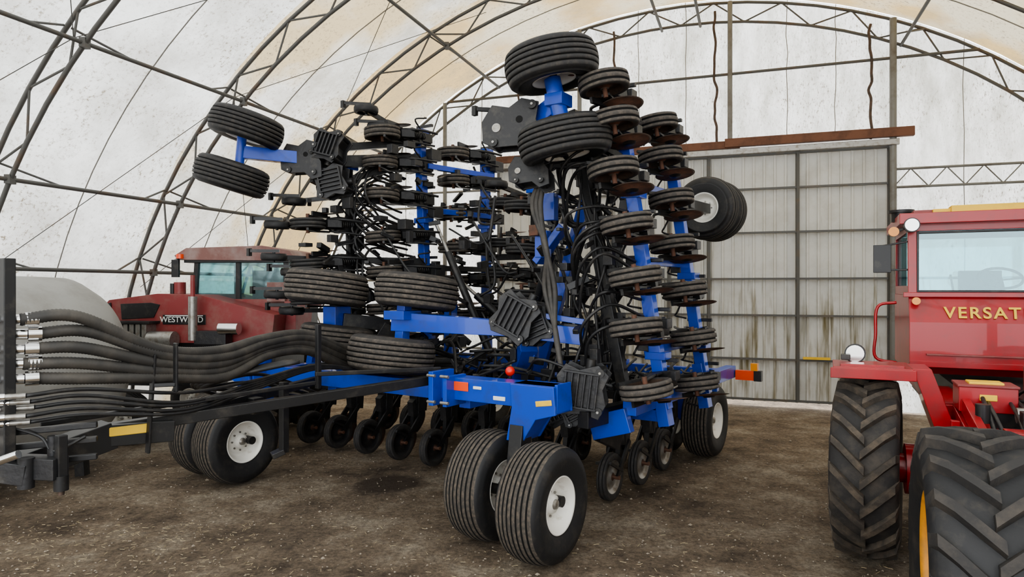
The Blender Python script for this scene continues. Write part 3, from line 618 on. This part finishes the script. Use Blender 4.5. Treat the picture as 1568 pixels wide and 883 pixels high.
for k in range(5):
    z0=1.69-.045*k; y0=4.5+.04*(k%3)
    pts=[(-3.22,y0,z0),(-3.0,4.8,z0-.0),(-2.6,5.4,1.55-.03*k+R(-.03,.03)),(-2.35,6.2,1.56-.02*k),(-2.0,6.9,1.62-.01*k),(-1.6,7.5,1.5),(-.8,7.9,1.4)]
    mb.tube(cr([m(*p) for p in pts],8),.015,HOSE,7)
    a=m(-3.22,y0,z0);b=m(-3.42,y0-.1,z0); mb.cyl(a,b,.020,STEEL,8); mb.cyl(a+(b-a)*.5,a+(b-a)*.75,.027,CHROME,6)
for k in range(4):
    pts=[(-2.35,8.6,1.0),(-2.9,7.6,1.15+.1*k),(-3.1,6.6,1.45),(-2.6,6.2,1.62),(-2.1,6.4,1.72)]
    mb.tube(cr([m(*p)+V((.05*k,0,0)) for p in pts],8),.02,HOSE,7)
mb.obj('air_hoses',DR_)
mb=MB()
mb.lathe([(-.05,0,REDL)]+[(-.05*math.cos(t*math.pi/8),.05*math.sin(t*math.pi/8),REDL) for t in range(1,8)]+[(.05,0,REDL)],axM(m(-.02,6.9,1.56),(0,0,1)),16)
mb.cyl(m(-.02,6.9,1.4),m(-.02,6.9,1.53),.015,BLK,8)
mb.beam((2.3,4.5,.95),(2.55,4.5,1.2),.06,.05,BLK); mb.beam((2.5,4.5,1.2),(2.72,4.5,1.22),.05,.04,BLK); mb.box((2.83,4.48,1.2),(.3,.08,.13),ORGR); mb.box((2.93,4.48,1.32),(.09,.08,.1),AMB); mb.box((2.98,4.47,1.2),(.1,.09,.14),BLK)
mb.obj('lights_and_knob',DR_)
# ============================================================ RED ARTICULATED TRACTOR
TR=empty('articulated_tractor',V((4.2,7.2,0)),math.radians(-25))
LUG=lug_mesh('lug_wheel_red',.80,.52,.42,RED,20); LUG2=lug_mesh('lug_wheel_orange',.80,.58,.42,ORG,20,tm=RUBD,sm=RUB)
def tw(me,x,y,rz): 
    M=Matrix.Rotation(rz,4,'Z'); M.translation=V((x,y,.79)); place(me,'lug_wheel',TR,M)
tw(LUG,-.44,-1.316,math.radians(-6)); tw(LUG,2.06,-1.316,math.radians(-6)); tw(LUG2,.01,-3.63,math.radians(-1)); tw(LUG2,1.66,-3.63,math.radians(-1))
mb=MB()
mb.cyl((-.3,-1.316,.8),(1.9,-1.316,.8),.13,RED,16); mb.cyl((.2,-3.63,.8),(1.5,-3.63,.8),.12,RED,16)
mb.cyl((-.15,-1.33,.8),(-.02,-1.33,.8),.22,RED,20)
mb.beam((.5,-1.9,1.1),(.5,3.6,1.1),.12,.35,RED); mb.beam((1.1,-1.9,1.1),(1.1,3.6,1.1),.12,.35,RED); mb.box((.8,.8,1.2),(.9,5,.5),BLK)
mb.box((.8,-2.0,1.05),(.5,.5,.5),CAST); mb.beam((.8,-2.0,1.0),(.8,-4.6,1.0),.7,.3,RED); mb.box((.8,-3.3,1.25),(.8,1.2,.25),RED)
mb.box((.8,-.7,1.35),(1.3,1.2,.10),RED); mb.box((.8,-1.34,1.28),(1.4,.06,.22),RED)
YZ=Matrix(((0,0,1,0),(1,0,0,0),(0,1,0,0),(0,0,0,1)))
mb.prism([(0,1.58),(-.12,1.64),(-.12,2.05),(-.03,2.33),(1.6,2.33),(1.6,1.5),(.1,1.5)],1.6,RED,Matrix.Translation((.8,0,0))@YZ)
mb.box((.8,-.135,1.72),(1.3,.03,.02),DRED); mb.box((.8,-.03,2.335),(1.7,.10,.05),RED); mb.box((.8,-.13,1.62),(1.6,.04,.06),RED)
for x in(.04,1.56):
    for y in(.04,1.5): mb.beam((x,y,2.3),(x,y+(.03 if y<1 else 0),3.08),.08,.08,RED,up=(0,1,0))
mb.box((.8,.06,3.05),(1.6,.08,.09),RED); mb.box((.8,1.5,3.05),(1.6,.08,.09),RED); mb.box((.04,.8,3.05),(.08,1.5,.09),RED); mb.box((1.56,.8,3.05),(.08,1.5,.09),RED); mb.box((.04,.8,2.38),(.08,1.5,.10),RED)
mb.box((.8,.76,3.13),(1.78,1.78,.11),RED); mb.box((.8,.76,3.2),(1.5,1.5,.05),DRED); mb.box((.85,.0,3.215),(.95,.2,.07),YEL); mb.box((.3,.0,3.2),(.16,.10,.05),YEL)
mb.box((.05,1.0,2.7),(.05,.06,.6),BLK); mb.box((1.55,1.4,2.7),(.05,.06,.6),BLK)
for x in(.09,1.51): mb.box((x,.045,2.68),(.025,.03,.66),BLK)
for z in(2.37,2.99): mb.box((.8,.045,z),(1.44,.03,.025),BLK)
mb.box((.8,.35,2.34),(.9,.2,.08),BLK); mb.box((.8,1.1,2.3),(.45,.4,.10),BLK); mb.box((.85,1.3,2.45),(.42,.1,.32),BLK)
mb.beam((.9,.35,2.35),(.9,.5,2.50),.04,.04,BLK); mb.cyl((.45,.3,2.35),(.42,.3,2.55),.012,BLK,6); mb.cyl((.52,.3,2.35),(.5,.3,2.52),.012,BLK,6)
ring=[V((.9+.20*math.cos(t*math.pi/12),.5+.15*math.sin(t*math.pi/12),2.51+.11*math.sin(t*math.pi/12))) for t in range(25)]
mb.tube(ring,.016,BLK,6)
for t in(0,8,16): mb.cyl((.9,.5,2.49),ring[t],.01,BLK,6)
mb.box((-.42,-1.35,1.70),(.62,.62,.03),RED); mb.box((-.42,-1.66,1.66),(.66,.04,.09),RED); mb.box((-.42,-1.5,1.72),(.5,.2,.03),RED)
mb.prism([(-.12,1.72),(.02,1.72),(.22,1.15),(.10,1.05)],.45,RED,Matrix.Translation((0,-1.42,0))@XZ)
mb.box((.02,-.5,1.5),(.12,1.6,.06),RED)
mb.box((.40,-1.58,1.50),(.40,.3,.20),RED); mb.box((.40,-1.58,1.61),(.42,.32,.02),DRED); mb.box((.40,-1.58,1.625),(.24,.18,.02),YEL); mb.box((.40,-1.735,1.52),(.12,.01,.05),YEL)
mb.box((1.0,-1.0,1.55),(.35,.4,.3),DRED); mb.cyl((.93,-1.3,1.6),(.93,-1.3,2.05),.05,ORG,12); mb.beam((.3,-2.3,1.2),(.3,-1.4,1.35),.2,.12,RED)
mb.box((.75,-2.4,1.3),(.7,.35,.14),RED); mb.box((.45,-1.2,1.42),(.2,.2,.1),BLK); mb.beam((.2,-2.55,1.3),(1.3,-2.55,1.3),.08,.2,RED); mb.beam((.25,-2.5,1.3),(.25,-1.7,1.45),.06,.12,RED)
mb.cyl((.55,-1.9,1.42),(.95,-1.9,1.42),.06,STEEL,12); mb.cyl((.3,-2.1,1.38),(.3,-2.1,1.52),.05,BLK,12); mb.box((.62,-2.1,1.42),(.16,.12,.12),CAST)
for k in range(14):
    x=.25+k*.06; mb.tube(cr([(x,-1.25,1.4),(x+.1,-1.5,1.50+R(-.03,.08)),(x+R(.05,.4),-1.9,1.44+R(0,.06)),(x+.1,-2.3,1.3)],6),R(.012,.018),HOSE,6)
mb.beam((.15,-1.9,1.0),(.15,-1.9,1.35),.06,.06,RED); mb.beam((.12,-2.5,.6),(.2,-1.4,.9),.05,.14,RED)
mb.tube(cr([(-.1,.1,2.25),(-.28,.1,2.2),(-.30,.1,1.9),(-.30,.1,1.65),(-.1,.1,1.6)],6),.016,RED,8)
mb.box((-.24,.05,2.72),(.17,.03,.30),BLK); mb.beam((0,.05,2.9),(-.24,.06,2.86),.02,.02,BLK); mb.beam((0,.05,2.6),(-.24,.06,2.6),.02,.02,BLK)
mb.cyl((-.02,.5,3.15),(-.02,.5,3.25),.10,BLK,20); mb.cyl((-.02,.5,3.25),(-.02,.5,3.28),.13,BLK,20)
mb.cyl((.02,-.06,3.06),(.02,-.16,3.06),.075,BLK,20); mb.cyl((.02,-.16,3.06),(.02,-.17,3.06),.065,LAMP,20)
mb.cyl((-.14,-.02,3.0),(-.14,-.10,3.0),.05,AMB,16); mb.beam((-.14,0,3.0),(0,0,3.05),.03,.03,BLK)
mb.cyl((-.53,-1.05,1.79),(-.54,-1.15,1.79),.085,BLK,20,r2=.09); mb.cyl((-.54,-1.15,1.79),(-.54,-1.16,1.79),.078,LAMP,20); mb.beam((-.5,-1.05,1.7),(-.5,-1.05,1.78),.03,.03,BLK)
mb.box((-.62,-1.2,1.76),(.08,.1,.05),BLK)
mb.cyl((.06,-.11,2.27),(.06,-.15,2.27),.04,AMB,12)
mb.obj('body',TR,bevel=.012)
mb=MB(); mb.box((.8,.05,2.68),(1.46,.008,.66),GLASS); mb.box((.02,.77,2.7),(.008,1.4,.6),GLASS); mb.box((.8,1.5,2.68),(1.44,.008,.66),GLASS); mb.box((1.58,.77,2.7),(.008,1.4,.6),GLASS)
mb.obj('cab_windows',TR)
cu=bpy.data.curves.new('lettering','FONT'); cu.body='VERSATILE'; cu.size=.165; cu.extrude=.006; cu.offset=.003; cu.space_character=1.2; cu.materials.append(YEL)
t=bpy.data.objects.new('lettering',cu); COL.objects.link(t); t.parent=TR; t.location=(.31,-.12,2.10); t.rotation_euler=(math.radians(72),0,0)
# ============================================================ WINDROWER (left background)
WR=empty('windrower',V((-6.4,10.6,0)),math.radians(-6))
mb=MB()
MX=Matrix.Translation((0,.75,0))@XZ
mb.prism([(0,2.12),(.06,1.62),(.25,1.56),(2.75,1.56),(2.8,2.0),(1.6,2.30),(.9,2.32),(.1,2.22)],1.45,DRED,MX)
mb.prism([(.3,2.16),(.32,1.92),(.85,1.95),(.95,2.15),(.8,2.18)],1.48,BLK,MX)
mb.prism([(.05,2.16),(.08,1.8),(.16,1.8),(.14,2.18)],1.48,BLK,MX)
mb.box((1.35,.015,1.92),(.70,.01,.15),BLK); mb.box((1.35,.008,1.98),(.62,.01,.015),WHITE)
mb.box((1.4,.7,1.35),(2.7,1.1,.5),BLK); mb.beam((.1,.75,1.0),(3.0,.75,1.0),.9,.3,BLK)
for k in range(7): mb.box((.25+k*.1,-.1,1.72),(.07,.25,.28),STEEL)
mb.box((.55,-.1,1.88),(.8,.3,.04),BLK); mb.box((1.9,-.12,1.66),(.5,.2,.2),CAST); mb.cyl((2.05,-.2,1.8),(2.35,-.2,1.8),.09,CHROME,14); mb.cyl((.9,-.15,1.62),(1.3,-.15,1.62),.13,STEEL,16)
mb.cyl((1.62,-.2,1.62),(1.62,-.2,2.28),.065,STEEL,14); mb.cyl((1.62,-.2,2.28),(1.62,-.2,2.60),.035,DRED,10)
mb.cyl((.98,.3,2.2),(.98,.3,2.48),.04,BLK,10); mb.cyl((1.07,.35,2.3),(1.07,.35,2.5),.09,DRED,14)
x0,x1,y0,y1=1.20,2.75,.55,1.9
for x in(x0,1.95,x1):
    mb.beam((x,y0,2.1),(x+ (.05 if x<1.9 else 0),y0,2.88),.07,.07,BLK,up=(0,1,0)); mb.beam((x,y1,2.1),(x,y1,2.88),.07,.07,BLK,up=(0,1,0))
mb.box((2.0,1.2,2.15),(1.6,1.4,.16),DRED); mb.box((2.0,1.2,1.9),(1.5,1.3,.6),BLK)
mb.prism([(.98,2.86),(.93,2.93),(1.13,3.05),(2.4,3.08),(2.85,3.0),(2.92,2.9),(2.8,2.84)],1.6,DROOF,Matrix.Translation((0,.47,0))@MX)
mb.box((1.95,1.2,2.84),(1.75,1.5,.05),BLK)
mb.cyl((1.0,.4,2.6),(1.0,.4,2.9),.02,BLK,8); mb.box((.98,.38,2.72),(.12,.05,.28),BLK); mb.box((2.2,1.2,2.45),(.45,.5,.5),BLK); mb.cyl((1.03,.42,2.88),(1.03,.42,2.95),.06,ORGR,12)
mb.box((2.7,.5,1.95),(.5,.1,.5),DRED); mb.box((2.62,.48,2.3),(.3,.06,.4),DROOF)
mb.obj('body',WR,bevel=.015)
cu=bpy.data.curves.new('hood_lettering','FONT'); cu.body='WESTWARD'; cu.size=.125; cu.extrude=.004; cu.materials.append(WHITE)
t=bpy.data.objects.new('hood_lettering',cu); COL.objects.link(t); t.parent=WR; t.location=(.96,.004,1.88); t.rotation_euler=(math.radians(90),0,0)
mb=MB(); mb.box(((x0+x1)/2,y0,2.5),(1.45,.008,.66),GLASS); mb.box(((x0+x1)/2,y1,2.5),(1.45,.008,.66),GLASS); mb.box((x0,1.2,2.5),(.008,1.3,.66),GLASS); mb.box((x1,1.2,2.5),(.008,1.3,.66),GLASS); mb.obj('cab_windows',WR)
LW=lug_mesh('drive_wheel',.68,.42,.36,RIMW,18)
for y in(-.1,1.75):
    M=Matrix.Rotation(math.pi/2,4,'Z'); M.translation=V((2.35,y,.68)); place(LW,'drive_wheel',WR,M)
    M=Matrix.Rotation(math.pi/2,4,'Z')@Matrix.Scale(.85,4); M.translation=V((.4,y+.1,.41)); place(W_TOP,'tail_wheel',WR,M)
mb=MB(); c=B(-8.55,-11.6,1.36)
prof=[(0,0,TANK),(.0,.5,TANK),(.06,.85,TANK),(.2,1.1,TANK),(.4,1.2,TANK)]+[(.4+i*.5,1.2,TANK) for i in range(1,6)]+[(3.4,1.19,TANK),(3.62,1.07,TANK),(3.8,.8,TANK),(3.88,.45,TANK),(3.9,0,TANK)]
mb.lathe(prof,axM(c,Nd),48)
for n in(.7,1.9,3.1):
    p=c+Nd*n
    for s in(-1,1): mb.beam(p+Wd*s*.8-V((0,0,.8)),p+Wd*s*.85-V((0,0,1.36)),.12,.12,BLK)
    mb.beam(p-Wd*.95-V((0,0,1.0)),p+Wd*.95-V((0,0,1.0)),.12,.15,BLK)
mb.obj('storage_tank')
# ============================================================ LIGHT / CAMERA
w=bpy.data.worlds.new('sky'); bpy.context.scene.world=w; w.use_nodes=True
bg=w.node_tree.nodes['Background']; bg.inputs[0].default_value=(.94,.97,1,1); bg.inputs[1].default_value=4.8
s=bpy.data.lights.new('sun','SUN'); s.energy=4.5; s.angle=math.radians(8); s.color=(1,.96,.91)
so=bpy.data.objects.new('sun',s); COL.objects.link(so); sd=(Nd*.55-Wd*.35+V((0,0,.85))); so.rotation_euler=sd.to_track_quat('Z','Y').to_euler(); so.location=(0,0,20)
try: bpy.context.scene.view_settings.look='AgX - Medium High Contrast'
except Exception as e: print('look',e)
cam=bpy.data.cameras.new('camera'); cam.lens=1040/1568*36; cam.sensor_width=36; cam.clip_end=200
co=bpy.data.objects.new('camera',cam); COL.objects.link(co); co.location=(0,0,2.4); co.rotation_euler=(math.radians(90),0,0)
bpy.context.scene.camera=co
